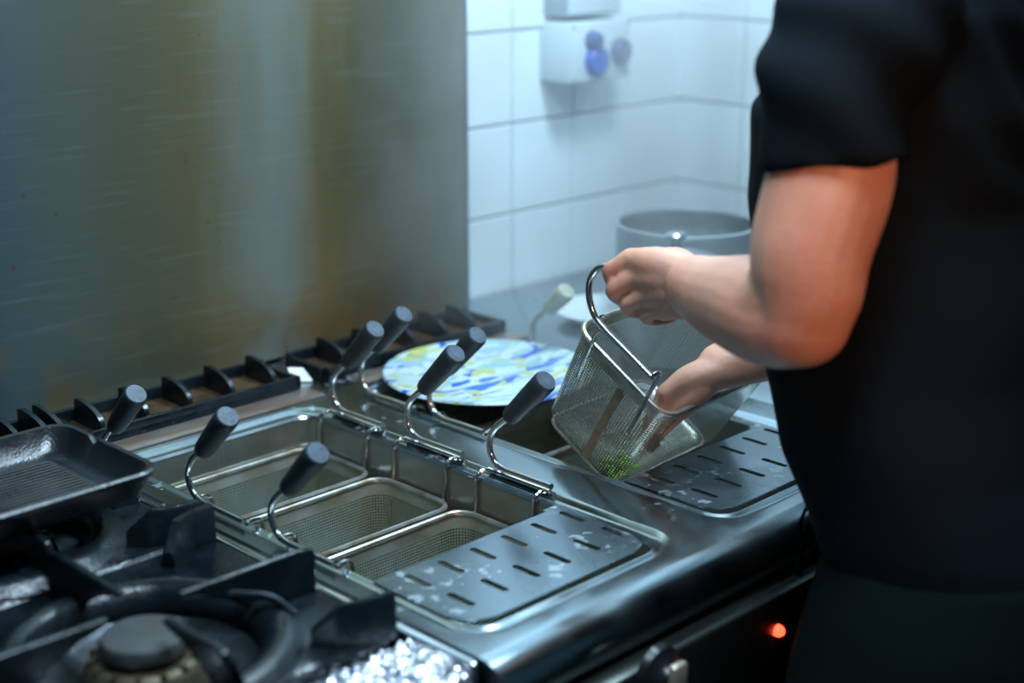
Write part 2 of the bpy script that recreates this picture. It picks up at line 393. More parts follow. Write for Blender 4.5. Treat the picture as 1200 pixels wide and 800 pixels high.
# front bullnose, side turn-downs
prof = [(.965, .900), (.950, .899), (.938, .894), (.929, .885), (.925, .873), (.925, .858), (.930, .848), (.945, .842)]
for (xa, xb) in ((.922, 1.76),):
    rows = [[bm.verts.new((x, y, z)) for (y, z) in prof] for x in (xa, XC, xb)]
    for A, B in zip(rows, rows[1:]):
        for k in range(len(prof) - 1): bm.faces.new((A[k], B[k], B[k + 1], A[k + 1]))
    for rr in (rows[0], rows[-1]): bm.faces.new(rr)
for xe, dx in ((.922, -.004), (1.76, .004)):
    a = [bm.verts.new(v) for v in ((xe, .965, .900), (xe, 1.90, .900), (xe + dx, 1.90, .896), (xe + dx, .965, .896))]
    bm.faces.new(a)
    b2 = [bm.verts.new(v) for v in ((xe + dx, .965, .896), (xe + dx, 1.90, .896), (xe + dx, 1.90, .84), (xe + dx, .965, .84))]
    bm.faces.new(b2)
obj('top_plate', bm, M['steel'], pc)
for (a, b) in ((.965, 1.262), (1.380, 1.680)):
    bm = bmesh.new(); ring = lambda e, zz: rrect(a + e, b - e, 1.010 + e, 1.672 - e, .030 - e * .5, zz, 8)
    loft(bm, [ring(.002, .8935), ring(.003, .86), ring(.004, .80), ring(.007, .70), ring(.016, .676), ring(.03, .668)], cap_end=True)
    obj('basin', bm, M['basin'], pc)
b = bx(.925, 1.76, .93, 1.90, 0.08, .640)
obj('cabinet_body', b, M['body'], pc)
for q in ((.925, .932, .93, 1.90), (1.753, 1.76, .93, 1.90), (.932, 1.753, .93, .937), (.932, 1.753, 1.893, 1.90)): obj('side_panel', bx(*q, .640, .842), M['body'], pc)
obj('control_panel', bx(.922, 1.76, .898, .930, .60, .845, bev=.006), M['body'], pc)
kb = bmesh.new(); lathe(kb, [(0, -.026), (.012, -.026), (.017, -.024), (.019, -.018), (.024, -.012), (.033, -.008), (.035, 0), (0, 0)], (1.118, .898, .830), 32, 'Y')
kn = obj('control_knob', kb, M['black'], pc)
obj('knob_face', bx(1.104, 1.128, .862, .873, .804, .856, bev=.005), mat('gold_sheen_chrome', (.62, .50, .38), .5, .35), kn, world=True)  # chrome face; its bright gold reflection is put into the colour
lb = bmesh.new(); lathe(lb, [(0, -.010), (.004, -.009), (.007, -.005), (.0075, 0), (0, 0)], (1.338, .898, .801), 20, 'Y')
obj('pilot_light', lb, M['red'], pc)
# legs
for x in (.96, 1.72):
    for y in (.97, 1.86):
        b = bmesh.new(); tube(b, [(x, y, 0), (x, y, .09)], .02, 14); obj('leg', b, M['chrome'], pc)
# rusty steel strips in front of the flue grates
obj('flue_strip', bx(.95, 1.318, 1.705, 1.748, .9005, .904, bev=.001), M['rust_strip'], pc)
obj('flue_strip', bx(1.40, 1.755, 1.705, 1.748, .9005, .904, bev=.001), M['rust_strip'], pc)

# ================================================================ FLUE GRATES
def flue(label, x0, x1, fins, rad=.026, z=.920, y0=1.760, y1=1.862, group='cast iron flue covers along the splashback'):
    t = thing('flue_grate', label, 'grate', ((x0 + x1) / 2, (y0 + y1) / 2, .90), group)
    b = bmesh.new(); w_ = .009; zb = .9005
    box(b, x0, x1, y0, y0 + w_, zb, z, bev=.002); box(b, x0, x1, y1 - w_, y1, zb, z + .006, bev=.002)
    box(b, x0, x0 + w_, y0, y1, zb, z, bev=.002); box(b, x1 - w_, x1, y0, y1, zb, z, bev=.002)
    obj('frame', b, M['cast'], t)
    obj('inner_tray', bx(x0 + w_, x1 - w_, y0 + w_, y1 - w_, zb, .908), M['burner_rim'], t)
    for x in fins:
        b = bmesh.new(); ya = y0 + .016; H = rad; yr = y1 - .022
        D = yr - ya
        poly = [Vector((x, ya, z - .012)), Vector((x, ya, z - .002))] + [Vector((x, yr - D * math.cos(math.radians(a)), z - .002 + H * math.sin(math.radians(a)))) for a in range(8, 91, 9)] + [Vector((x, yr + .006, z + H - .004)), Vector((x, yr + .008, z - .012))]
        prism(b, poly, Vector((.007, 0, 0))); obj('fin', b, M['cast'], t, smooth=True)
flue('black cast iron flue grate with upright fins behind the near basin', .955, 1.316, [.985, 1.055, 1.127, 1.200, 1.275])
flue('black cast iron flue grate at the right end of the splashback', 1.362, 1.755, [1.412, 1.484, 1.556, 1.628, 1.692])
flue('black cast iron flue grate with close curved ribs at the left edge of the photo', .56, .935, [.62, .66, .70, .74, .78, .82, .86, .90, .922], rad=.030, z=.922, y0=1.745)

b = bmesh.new(); prism(b, [Vector((1.322, 1.792, .902)), Vector((1.346, 1.772, .902)), Vector((1.346, 1.795, .917)), Vector((1.328, 1.81, .918))], Vector((.0005, .0006, .0012)))
tag(obj('paper_scrap', b, M['paper']), 'small white paper scrap wedged between two flue grates', 'paper')

# ================================================================ DRIP TRAYS with real slots
def drip_tray(label, x0):
    x1 = x0 + .297; y0, y1 = 1.0185, 1.172; ch = .036
    cu = bpy.data.curves.new('c', 'CURVE'); cu.dimensions = '2D'; cu.fill_mode = 'BOTH'; cu.extrude = .001; cu.resolution_u = 1
    def spl(pts):
        s = cu.splines.new('POLY'); s.points.add(len(pts) - 1); s.use_cyclic_u = True
        for p, q in zip(s.points, pts): p.co = (q[0], q[1], 0, 1)
    spl([(x0 + ch, y0), (x0, y0 + ch), (x0, y1), (x1 - .018, y1), (x1 - .018, y1 - .008), (x1 - .014, y1 - .012), (x1 - .006, y1 - .012), (x1, y1 - .006), (x1, y0 + ch), (x1 - ch, y0)] if False else
        [(x0 + ch, y0), (x0 + .01, y0 + .012), (x0, y0 + ch), (x0, y1), (x1 - .022, y1), (x1 - .022, y1 + .006), (x1, y1 + .006), (x1, y0 + ch), (x1 - .010, y0 + .010), (x1 - ch, y0)])
    for row, yy in ((0, 1.139), (1, 1.072)):
        for i in range(6):
            cx = x0 + .036 + i * .0500 + (.002 if row else 0); hw, hl = .0046, .021
            if cx + hw > x1: continue
            spl([(cx - hw, yy - hl + .003), (cx, yy - hl), (cx + hw, yy - hl + .003), (cx + hw, yy + hl - .003), (cx, yy + hl), (cx - hw, yy + hl - .003)])
    tmp = bpy.data.objects.new('tmp', cu); COL.objects.link(tmp)
    dg = bpy.context.evaluated_depsgraph_get(); me = bpy.data.meshes.new_from_object(tmp.evaluated_get(dg))
    bpy.data.objects.remove(tmp); me.name = 'drip_tray'; me.materials.clear()
    me.transform(Matrix.Translation((0, 0, .8968)))
    t = thing('drip_tray', label, 'tray', (x0 + .149, 1.09, .8968), 'slotted steel drip trays')
    obj('slotted_plate', me, M['tray'], t, smooth=False)
    for xa in (x0 + .003, x1 - .005): obj('folded_lip', bx(xa, xa + .002, y0 + ch, y1, .882, .896), M['tray'], t, smooth=False)
drip_tray('slotted steel tray covering the front of the near basin, fully in view', .962)
drip_tray('slotted steel tray beside the cook, in front of the lifted basket', 1.382)

# ================================================================ BASKETS
def handle_parts(parent, c, side=1, L=.265, h=.056, Cpts=None, grip=None, gm='grip', wire='chrome', z_lo=-.06):
    """wire handle at the end of a basket (local frame). side=1: left end (x=0), side=-1: right end (x=L)"""
    f = lambda x, y, z: Vector((x if side == 1 else L - x, y, z))
    b = bmesh.new()
    xo = -.030
    for s in (-1, 1):
        y = c + s * .052
        tube(b, catmull([f(.004, y, z_lo), f(-.003, y, -.012), f(-.007, y, .02), f(-.008, y, h - .012), f(-.012, y, h - .002), f(-.022, y, h + .001), f(xo, y, h - .001), f(xo - .001, y - s * .006, h - .001)], 4), .0029, 8)
    tube(b, [f(xo, c - .058, h), f(xo, c + .052, h)], .0032, 8)
    C = Cpts or [(-.055, 0), (.0, 0), (.030, 0), (.047, .006), (.056, .024), (.050, .047), (.033, .064), (.017, .076)]
    dz = .004
    path = [f(xo - .006, c + y, h + z + dz) for (y, z) in C]
    tube(b, [path[0]] + catmull(path[1:], 5), .0042, 10)
    o = obj('handle', b, M[wire], parent, world=False)
    gy, gz = grip or (-.045, .138)
    a = path[-1]; e = f(xo - .006, c + gy, h + gz + dz); d = (e - a).normalized(); a0 = a - d * .004
    Lg = (e - a0).length
    b = bmesh.new(); k = [(0, .0090), (.002, .0112), (.01, .0126), (Lg * .5, .0140), (Lg - .012, .0152), (Lg - .003, .0150), (Lg - .0008, .0138)]
    tube(b, [a0 + d * s for s, _ in k], [r for _, r in k], 20)
    g = obj('grip', b, M[gm], o, world=False)
    b = bmesh.new(); tube(b, [a0 + d * (Lg - .0012), a0 + d * (Lg + .0006)], [.0139, .0128], 20)
    # the end face of the grip belongs to the same moulding
    cap = b
    me = bpy.data.meshes.new('cap'); cap.to_mesh(me); cap.free()
    bm2 = bmesh.new(); bm2.from_mesh(g.data); n0 = len(bm2.faces); bm2.from_mesh(me); bm2.faces.ensure_lookup_table()
    g.data.materials.append(M['grip_cap'] if gm == 'grip' else M[gm])
    for fc in list(bm2.faces)[n0:]: fc.material_index = 1
    bm2.to_mesh(g.data); bm2.free()
    return o
def make_basket(label, handles=('L',), L=.265, W=.146, D=.155, perf='perf', loc=(0, 0, 0), rot=(0, 0, 0), group='perforated pasta baskets', wire='chrome', gm='grip', seam=True, **hk):
    t = thing('pasta_basket', label, 'basket', loc, group); t.rotation_euler = rot
    r = .026; tp = .014
    ring = lambda e, z, rr=r: rrect(e, L - e, e, W - e, max(.006, rr - e * .3), z, 7)
    rows = [(0.0, 0), (.001, -.02)]
    b = bmesh.new(); loft(b, [ring(0, 0), ring(tp * .12, -.018)]); obj('band', b, M['band'], t, world=False)
    b = bmesh.new()
    loft(b, [ring(tp * .12, -.018), ring(tp * .5, -D * .5), ring(tp * .85, -D + .026), ring(tp + .004, -D + .010), ring(tp + .012, -D + .002), ring(tp + .022, -D)], cap_end=True, uv=True)
    obj('mesh_body', b, M[perf], t, world=False)
    b = bmesh.new(); tube(b, ring(-.001, .001), .0040, 8, closed=True); obj('rim', b, M['wire_old'], t, world=False)
    b = bmesh.new(); tube(b, ring(tp + .005, -D + .009), .0022, 6, closed=True); obj('bottom_wire', b, M['wire_old'], t, world=False)
    if seam:
        b = bmesh.new(); yy = W * .42
        for x_, s in ((0, 1),):
            pts = [(x_ + s * (tp * q) - s * .0012, -D * q) for q in (.12, .5, .9)]
            rr = [[Vector((px_, yy + dy, pz_)) for dy in (-.006, .006)] for px_, pz_ in pts]
            V = [[b.verts.new(p) for p in q] for q in rr]
            for A, B in zip(V, V[1:]): b.faces.new((A[0], A[1], B[1], B[0]))
        obj('seam', b, M['weld'], t, world=False)
    if 'L' in handles: handle_parts(t, W / 2, 1, L, gm=gm, wire=wire, **hk)
    if 'R' in handles: handle_parts(t, W / 2, -1, L, gm=gm, wire=wire)
    return t
def copy_tree(o, parent=None):
    c = o.copy(); COL.objects.link(c)
    if parent: c.parent = parent
    for ch in o.children: copy_tree(ch, c)
    return c
cs = (1.590, 1.427, 1.264)
LC = [(-.055, 0), (.0, 0), (.032, 0), (.050, .006), (.060, .024), (.054, .044), (.038, .060), (.022, .070)]
b0 = make_basket('pasta basket hanging in the near basin, closest to the splashback', ('L', 'R'), loc=(.984, cs[0] - .073, .846), Cpts=LC, grip=(-.034, .127))
b1 = copy_tree(b0); b1.location = (.984, cs[1] - .073, .846); b1['label'] = 'middle pasta basket of the three hanging in the near basin'
b2 = copy_tree(b0); b2.location = (.984, cs[2] - .073, .846); b2['label'] = 'pasta basket in the near basin half covered by the slotted tray'
for q, off in ((b0, (-.012, .038, -.012)), (b1, (0, .020, 0)), (b2, (0, .013, 0))):
    [h for h in q.children if h.name.startswith('handle')][0].location = off
b3 = make_basket('pasta basket in the far basin under the rear of the patterned platter', ('L',), loc=(1.400, 1.620 - .073, .846), L=.262)
b4 = copy_tree(b3); b4.location = (1.400, 1.468 - .073, .846); b4['label'] = 'pasta basket in the far basin under the front of the patterned platter'
b3_right = handle_parts(b3, .075 - .035, -1, .262, gm='grip_pale', wire='wire_old', grip=(-.020, .112))
b3_right['label'] = 'handle with a worn pale grip'
hb = make_basket('perforated pasta basket lifted and tilted in the hands of the cook', ('L',), L=.253, W=.170, D=.172, perf='perf_clean',
                 loc=(1.384, 1.11, .996), rot=(.562, -.032, .026), wire='chrome',
                 Cpts=[(-.055, 0), (.0, 0), (.035, 0), (.055, .004), (.072, .018), (.082, .038), (.080, .058), (.070, .070), (.0575, .074)], grip=(-.030, .104))
# bright bits added to give the basket's bottom corner its green glow
Mh = Matrix.LocRotScale(Vector((1.384, 1.11, .996)), hb.rotation_euler, None)
b = bmesh.new()
for i in range(60):
    p = Mh @ Vector((random.uniform(.028, .080), random.uniform(.024, .058), -.163 + random.uniform(0, .008)))
    r = bmesh.ops.create_icosphere(b, subdivisions=1, radius=random.uniform(.0025, .0055))
    for v in r['verts']: v.co = v.co * Vector((1, 1, .5)).x + p
tag(obj('green_glow_bits', b, M['glow_green']), 'small bright green bits giving a green glow through the bottom corner of the lifted basket', 'food', kind='stuff')

# ================================================================ PLATTER, PLATE, POT, SOCKETS
b = bmesh.new(); lathe(b, [(0, .000), (.10, .000), (.125, .004), (.158, .010), (.163, .013), (.161, .016), (.150, .0145), (.122, .010), (.10, .008), (0, .008)], (0, 0, 0), 56)
p = obj('platter', b, M['platter']); p.location = (1.541, 1.585, .9035); tag(p, 'round blue, yellow and white patterned platter over the far basin', 'platter')
b = bmesh.new(); lathe(b, [(0, 0), (.06, 0), (.065, .004), (.092, .018), (.095, .021), (.092, .022), (.064, .009), (.06, .006), (0, .006)], (0, 0, 0), 40)
p = obj('white_plate', b, M['white']); p.location = (1.935, 1.69, .900); tag(p, 'plain white plate on the worktop by the tiled wall', 'plate')

pt = thing('stock_pot', 'large grey aluminium pot without a lid in the tiled corner', 'pot', (2.01, 1.575, .8995))
b = bmesh.new(); lathe(b, [(0, 0), (.112, 0), (.120, .006), (.122, .02), (.122, .172), (.125, .177), (.125, .181), (.119, .182), (.117, .176), (.1165, .02), (.110, .008), (0, .008)], (2.01, 1.575, .8995), 56); obj('pot_body', b, M['pot'], pt)
b = bmesh.new(); lathe(b, [(0, .151), (.1, .150), (.116, .148), (.116, .140), (0, .140)], (2.01, 1.575, .8995), 48)
for v in b.verts: v.co.z += .008 * noise.noise(v.co * 40)
obj('pot_contents', b, M['pot_in'], pt)
b = bmesh.new(); lathe(b, [(.1160, .140), (.1164, .177)], (2.01, 1.575, .8995), 48); obj('pot_lining', b, M['pot_in'], pt)
for s in (-1, 1):
    a = Vector((.7, .7, 0)) * s; q = Vector((2.01, 1.575, 1.055)); sd = Vector((-.7, .7, 0))
    b = bmesh.new(); tube(b, catmull([q + a * .172 - sd * .035, q + a * .205 - sd * .034, q + a * .212, q + a * .205 + sd * .034, q + a * .172 + sd * .035], 5), .005, 8); obj('pot_handle', b, M['lid'], pt)
sc_ = thing('saucepan', 'small lidded saucepan in front of the big pot, only its knob showing', 'pan', (1.815, 1.445, .9140))
b = bmesh.new(); lathe(b, [(0, 0), (.080, 0), (.086, .006), (.088, .145), (.086, .145), (.084, .01), (0, .006)], (1.815, 1.445, .9140), 40); obj('pan_body', b, M['pot'], sc_)
b = bmesh.new(); lathe(b, [(.090, .146), (.089, .150), (.07, .160), (.03, .168), (0, .170), (0, .166), (.088, .144), (.090, .146)], (1.815, 1.445, .9140), 40); ld = obj('pan_lid', b, M['lid'], sc_)
obj('pan_trivet', bx(1.755, 1.875, 1.385, 1.505, .8995, .914, bev=.003), M['cast'], sc_)
b = bmesh.new(); lathe(b, [(0, .168), (.014, .169), (.009, .178), (.009, .184), (.017, .190), (.018, .195), (.014, .199), (0, .200)], (1.815, 1.445, .9140), 24); obj('lid_knob', b, M['lid'], ld)

so = thing('socket_box', 'pale grey wall socket box with two round blue covers on the tiles', 'socket', (2.137, 1.97, 1.34))
obj('box_body', bx(2.053, 2.221, 1.893, 1.970, 1.284, 1.393, bev=.005), M['plastic_grey'], so)
for x, z, m_, r in ((2.122, 1.322, 'blue', .029), (2.190, 1.335, 'blue_dark', .025)):
    b = bmesh.new(); lathe(b, [(0, -.016), (r * .8, -.015), (r * .95, -.010), (r, 0), (0, 0)], (x, 1.893, z), 28, 'Y'); obj('socket_cover', b, M[m_], so)
b = bmesh.new(); lathe(b, [(0, -.020), (.013, -.019), (.016, -.012), (.020, 0), (0, 0)], (2.112, 1.893, 1.359), 24, 'Y'); obj('cover_flap', b, M['blue_dark'], so)
for x in (2.062, 2.213):
    for z in (1.292, 1.386):
        b = bmesh.new(); lathe(b, [(0, -.002), (.003, -.002), (.003, 0), (0, 0)], (x, 1.893, z), 12, 'Y'); obj('screw', b, M['conduit'], so)
tk = thing('junction_box', 'darker grey box fixed on the tiles directly above the socket box', 'box', (2.14, 1.97, 1.46))
obj('box_body', bx(2.062, 2.215, 1.915, 1.970, 1.403, 1.54, bev=.004), M['conduit'], tk)
obj('box_lid', bx(2.066, 2.211, 1.908, 1.915, 1.407, 1.536, bev=.002), M['plastic_grey'], tk)

# ================================================================ GAS RANGE
gr = thing('gas_range', 'black gas range with iron burners at the left', 'range', (.55, 1.35, 0))
obj('range_body', bx(.13, .900, .945, 1.90, .05, .872, bev=.004), M['body'], gr)
obj('side_rail', bx(.903, .9155, .955, 1.74, .84, .902, bev=.004), M['chrome'], gr)
def burner(cx, cy, parent, ring_mat):
    b = bmesh.new(); lathe(b, [(.125, .900), (.110, .884), (.080, .877), (.05, .876), (0, .876)], (cx, cy, 0), 44)
    for v in b.verts:
        v.co.z += .004 * noise.noise(v.co * 45)
    obj('drip_bowl', b, M['foil_dirty'], parent)
    b = bmesh.new(); lathe(b, [(0, .905), (.049, .905), (.055, .902), (.060, .893), (.064, .876), (0, .876)], (cx, cy, 0), 40); rg = obj('burner_ring', b, ring_mat, parent)
    for k in range(14):
        a = 2 * PI * k / 14; bq = bmesh.new()
        box(bq, -.003, .010, -.0028, .0028, .893, .9065)
        bmesh.ops.rotate(bq, verts=bq.verts, cent=(0, 0, 0), matrix=Matrix.Rotation(a, 3, 'Z')); bmesh.ops.translate(bq, verts=bq.verts, vec=(cx + .046 * math.cos(a), cy + .046 * math.sin(a), 0))
        obj('burner_tooth', bq, M['burner_rim'], rg)
    b = bmesh.new(); lathe(b, [(0, .928), (.034, .928), (.041, .9265), (.0435, .922), (.0435, .913), (.040, .906), (.034, .903), (0, .903)], (cx, cy, 0), 40)
    cp = obj('burner_cap', b, [M['burner'], M['burner_rim']], parent)
    for f in cp.data.polygons:
        if f.center.z + 0 < .917 - 0: f.material_index = 1
burner(.690, 1.195, gr, M['brass']); burner(.715, 1.535, gr, M['blue_iron'])

def blade(bm, o, d, prof, th=.0095):
    """radial blade: o centre, d direction (unit), prof [(r, z)] closed polygon"""
    n = Vector((-d.y, d.x, 0)) * th
    poly = [Vector((o[0] + d.x * r, o[1] + d.y * r, z)) - n / 2 for r, z in prof]
    st = len(bm.edges)
    prism(bm, poly, n)
def pan_support(label, cx, cy, x0, x1, y0, y1, hollow=.112):
    t = thing('pan_support', label, 'pan support', ((x0 + x1) / 2, (y0 + y1) / 2, .885), 'cast iron pan supports on the range')
    b = bmesh.new(); N_ = 64
    def rect(e, z):
        out = []
        for k in range(N_):
            a = 2 * PI * k / N_ + PI / 4; dx, dy = math.cos(a), math.sin(a)
            # map a circle onto the rounded rectangle
            hx0, hx1, hy0, hy1 = x0 + e, x1 - e, y0 + e, y1 - e
            s = 1e9
            if dx > 1e-6: s = min(s, (hx1 - cx) / dx)
            if dx < -1e-6: s = min(s, (hx0 - cx) / dx)
            if dy > 1e-6: s = min(s, (hy1 - cy) / dy)
            if dy < -1e-6: s = min(s, (hy0 - cy) / dy)
            out.append(Vector((cx + dx * s, cy + dy * s, z)))
        # pull the exact corners in
        return out
    def circ(r, z): return [Vector((cx + r * math.cos(2 * PI * k / N_ + PI / 4), cy + r * math.sin(2 * PI * k / N_ + PI / 4), z)) for k in range(N_)]
    loft(b, [rect(.002, .880), rect(0, .884), rect(0, .901), rect(.004, .905), circ(.158, .906), circ(.153, .909), circ(.146, .9165), circ(.137, .9215), circ(.128, .9215), circ(.119, .916), circ(hollow, .905), circ(hollow - .003, .895), circ(hollow - .001, .888), circ(.13, .885)])
    obj('plate', b, M['cast'], t)
    for d, R_ in ((Vector((1, -.04, 0)), x1 - cx - .004), (Vector((-1, .02, 0)), cx - x0 - .004), (Vector((0, 1, 0)), y1 - cy - .006), (Vector((.02, -1, 0)), cy - y0 - .006)):
        d = d.normalized(); b = bmesh.new()
        pr = [(.040, .949), (.037, .954), (.042, .957), (.09, .957), (R_ - .02, .958), (R_ - .004, .955), (R_, .948), (R_, .90), (R_ - .03, .902), (.150, .914), (.118, .914), (.095, .930), (.07, .942)]
        blade(b, (cx, cy), d, pr)
        o = obj('finger', b, M['cast'], t)
        mo = o.modifiers.new('bevel', 'BEVEL'); mo.width = .0028; mo.segments = 2; mo.limit_method = 'ANGLE'
    # curved upstand ears at the corners
    for sx, sy in ((1, 1), (1, -1), (-1, 1), (-1, -1)):
        X = x1 if sx > 0 else x0; Y = y1 if sy > 0 else y0
        pts = [Vector((X - sx * .085, Y - sy * .040, 0)), Vector((X - sx * .062, Y - sy * .022, 0)), Vector((X - sx * .036, Y - sy * .012, 0)), Vector((X - sx * .006, Y - sy * .008, 0))]
        cpts = catmull(pts, 4); b = bmesh.new()
        hs = [.016 + .030 * min(1, (k + .6) / (len(cpts) * .35)) for k in range(len(cpts))]
        L_, n_ = [], len(cpts)
        for k, q in enumerate(cpts):
            tt = (cpts[min(k + 1, n_ - 1)] - cpts[max(k - 1, 0)]).normalized(); nn = Vector((-tt.y, tt.x, 0)) * .0065
            z1 = .903 + hs[k]
            L_.append([q - nn * 1.3 + Vector((0, 0, .900)), q - nn + Vector((0, 0, z1 - .004)), q - nn * .5 + Vector((0, 0, z1)), q + nn * .5 + Vector((0, 0, z1)), q + nn + Vector((0, 0, z1 - .004)), q + nn * 1.3 + Vector((0, 0, .900))])
        loft(b, L_, cap_end=True, cap_start=True); obj('ear', b, M['cast'], t)
    # low web running beside the right-hand finger
    if label.startswith('rear'): return
    b = bmesh.new(); tube(b, catmull([(cx + .075, cy + .012, .938), (cx + .105, cy + .002 - .018, .936), (cx + .128, cy - .035, .930), (cx + .14, cy - .055, .915)], 5), .0045, 8); obj('web', b, M['cast'], t)
pan_support('front cast iron pan support with bare burner, nearest the camera', .693, 1.197, .48, .900, 1.052, 1.387)
pan_support('rear cast iron pan support carrying the griddle pan', .700, 1.545, .48, .900, 1.391, 1.728)

# griddle pan
g = thing('griddle_pan', 'square black ridged cast iron griddle pan on the rear burner', 'pan', (.71, 1.52, .959))
gx0, gx1, gy0, gy1, gz = .560, .853, 1.405, 1.628, .998
b = bmesh.new()
R0 = lambda e, z: rrect(gx0 + e, gx1 - e, gy0 + e, gy1 - e, .030 - e * .3, z, 8)
def notch(l, amt):
    for v in l:
        d = math.exp(-(((v.y - 1.548) / .0065) ** 2))
        if v.x > gx1 - .03: v.z -= amt * d
    return l
def dens(e, z):
    base = R0(e, z); out = []
    n = len(base)
    for k in range(n):
        a, c = base[k], base[(k + 1) % n]; m = max(1, int((c - a).length / .004))
        for q in range(m): out.append(a.lerp(c, q / m))
    return out
ref = dens(0, 0); cN = len(ref)
def dl(e, z, amt=0):
    # same vertex count for every loop: scale the reference loop towards the centre
    cx_, cy_ = (gx0 + gx1) / 2, (gy0 + gy1) / 2; hx, hy = (gx1 - gx0) / 2, (gy1 - gy0) / 2
    l = [Vector((cx_ + (v.x - cx_) * (hx - e) / hx, cy_ + (v.y - cy_) * (hy - e) / hy, z)) for v in ref]
    for i, v in enumerate(l):
        if ref[i].x > gx1 - .005: v.z -= amt * math.exp(-(((ref[i].y - 1.550) / .007) ** 2))
    return l
loft(b, [dl(.030, .9585), dl(.022, .9595), dl(.014, .966), dl(.004, .985), dl(0, .990, .004), dl(-.0015, .996, .007), dl(.001, .9985, .009), dl(.006, .9975, .008), dl(.009, .990, .004), dl(.018, .972), dl(.028, .9655), dl(.034, .9645)], cap_end=True, cap_start=True)
obj('pan_body', b, M['cast_pan'], g)
for i in range(17):
    y = gy0 + .042 + i * .0087; b = bmesh.new()
    tube(b, [(gx0 + .040, y, .9635), (gx0 + .048, y, .9662), (gx1 - .050, y, .9662), (gx1 - .040, y, .9635)], .0029, 8); obj('ridge', b, M['cast_pan'], g)
b = bmesh.new(); tube(b, catmull([(gx0 + .004, 1.515, .988), (gx0 - .04, 1.515, .992), (gx0 - .12, 1.515, 1.004), (gx0 - .15, 1.515, 1.008)], 4), .010, 12); obj('pan_handle', b, M['cast_pan'], g)

# foil over the front of the range
def foil(name, x0, x1, y0, y1, z, nx, ny, amp, seed, label, drop=False, corner=.0):
    b = bmesh.new(); V = []
    for i in range(nx + 1):
        row = []
        for j in range(ny + 1):
            x = x0 + (x1 - x0) * i / nx; v = j / ny; y = y0 + (y1 - y0) * v; zz = z
            if corner:
                dx = max(0, x - (x1 - corner)) / corner; y = max(y, y0 + corner * (1 - math.sqrt(max(0, 1 - dx * dx))))
            if drop and v < .3:
                q = (.3 - v) / .3; zz -= .045 * q * q
            n1 = noise.noise(Vector((x * 60, y * 60, seed))); n2 = noise.noise(Vector((x * 130, y * 110, seed + 5)))
            zz += amp * (abs(n1) * 1.6 + abs(n2) * .7)
            row.append(b.verts.new((x, y, zz)))
        V.append(row)
    for i in range(nx):
        for j in range(ny): b.faces.new((V[i][j], V[i + 1][j], V[i + 1][j + 1], V[i][j + 1]))
    bmesh.ops.triangulate(b, faces=b.faces)
    o = obj(name, b, M['foil'], None, smooth=False); m_ = o.modifiers.new('thick', 'SOLIDIFY'); m_.thickness = .0004
    return tag(o, label, 'foil')
foil('aluminium_foil', .45, .911, .938, 1.050, .890, 150, 46, .0075, 3, 'crumpled bright aluminium foil over the front edge of the range', True, .035)
foil('aluminium_foil', .560, .640, 1.100, 1.165, .890, 26, 22, .006, 11, 'small crumpled foil piece in the bowl left of the front burner')

# ================================================================ PERSON
def dense_loft(bm, sections, seg=28):
    """sections: (centre, rx, ry, ex) horizontal ellipses stacked in z; ry along depth"""
    loops = []
    for (c, rx, ry, p) in sections:
        l = []
        for k in range(seg):
            a = 2 * PI * k / seg; ca, sa = math.cos(a), math.sin(a)
            l.append(Vector((c[0] + rx * abs(ca) ** p * (1 if ca >= 0 else -1), c[1] + ry * abs(sa) ** p * (1 if sa >= 0 else -1), c[2])))
        loops.append(l)
    loft(bm, loops, cap_start=True, cap_end=True)
def limb(bm, pts, n=6, seg=20):
    P = catmull([p[0] for p in pts], n); R = [p[1] for p in pts]; rr = []
    for i in range(len(P)):
        t = i / n; a = min(int(t), len(R) - 2); f = t - a; r0, r1, r2, r3 = R[max(a - 1, 0)], R[a], R[a + 1], R[min(a + 2, len(R) - 1)]; rr.append(.5 * (2 * r1 + (r2 - r0) * f + (2 * r0 - 5 * r1 + 4 * r2 - r3) * f * f + (3 * r1 - r0 - 3 * r2 + r3) * f ** 3))
    # elongated end caps
    tube(bm, P, rr, seg)
    for q, r_ in ((P[0], rr[0]), (P[-1], rr[-1])):
        s = bmesh.ops.create_icosphere(bm, subdivisions=3, radius=r_ * .99)
        for v in s['verts']: v.co += Vector(q)
def blob(bm, c, s, rot=None):
    r = bmesh.ops.create_icosphere(bm, subdivisions=3, radius=1)
    for v in r['verts']:
        q = Vector((v.co.x * s[0], v.co.y * s[1], v.co.z * s[2]))
        if rot: q = rot @ q
        v.co = q + Vector(c)
def remeshed(bm, voxel, smooth_it, name):
    me = bpy.data.meshes.new(name); bmesh.ops.recalc_face_normals(bm, faces=bm.faces); bm.to_mesh(me); bm.free()
    o = bpy.data.objects.new(name, me); COL.objects.link(o)
    m = o.modifiers.new('r', 'REMESH'); m.mode = 'VOXEL'; m.voxel_size = voxel; m.use_smooth_shade = True
    s = o.modifiers.new('s', 'SMOOTH'); s.iterations = smooth_it; s.factor = .5
    dg = bpy.context.evaluated_depsgraph_get(); out = bpy.data.meshes.new_from_object(o.evaluated_get(dg))
    bpy.data.objects.remove(o); out.name = name; out.materials.clear(); return out

pe = thing('person', 'person in a dark navy t-shirt and black apron tilting a pasta basket with both hands', 'person', (1.52, .70, 0))
V = Vector
b = bmesh.new()
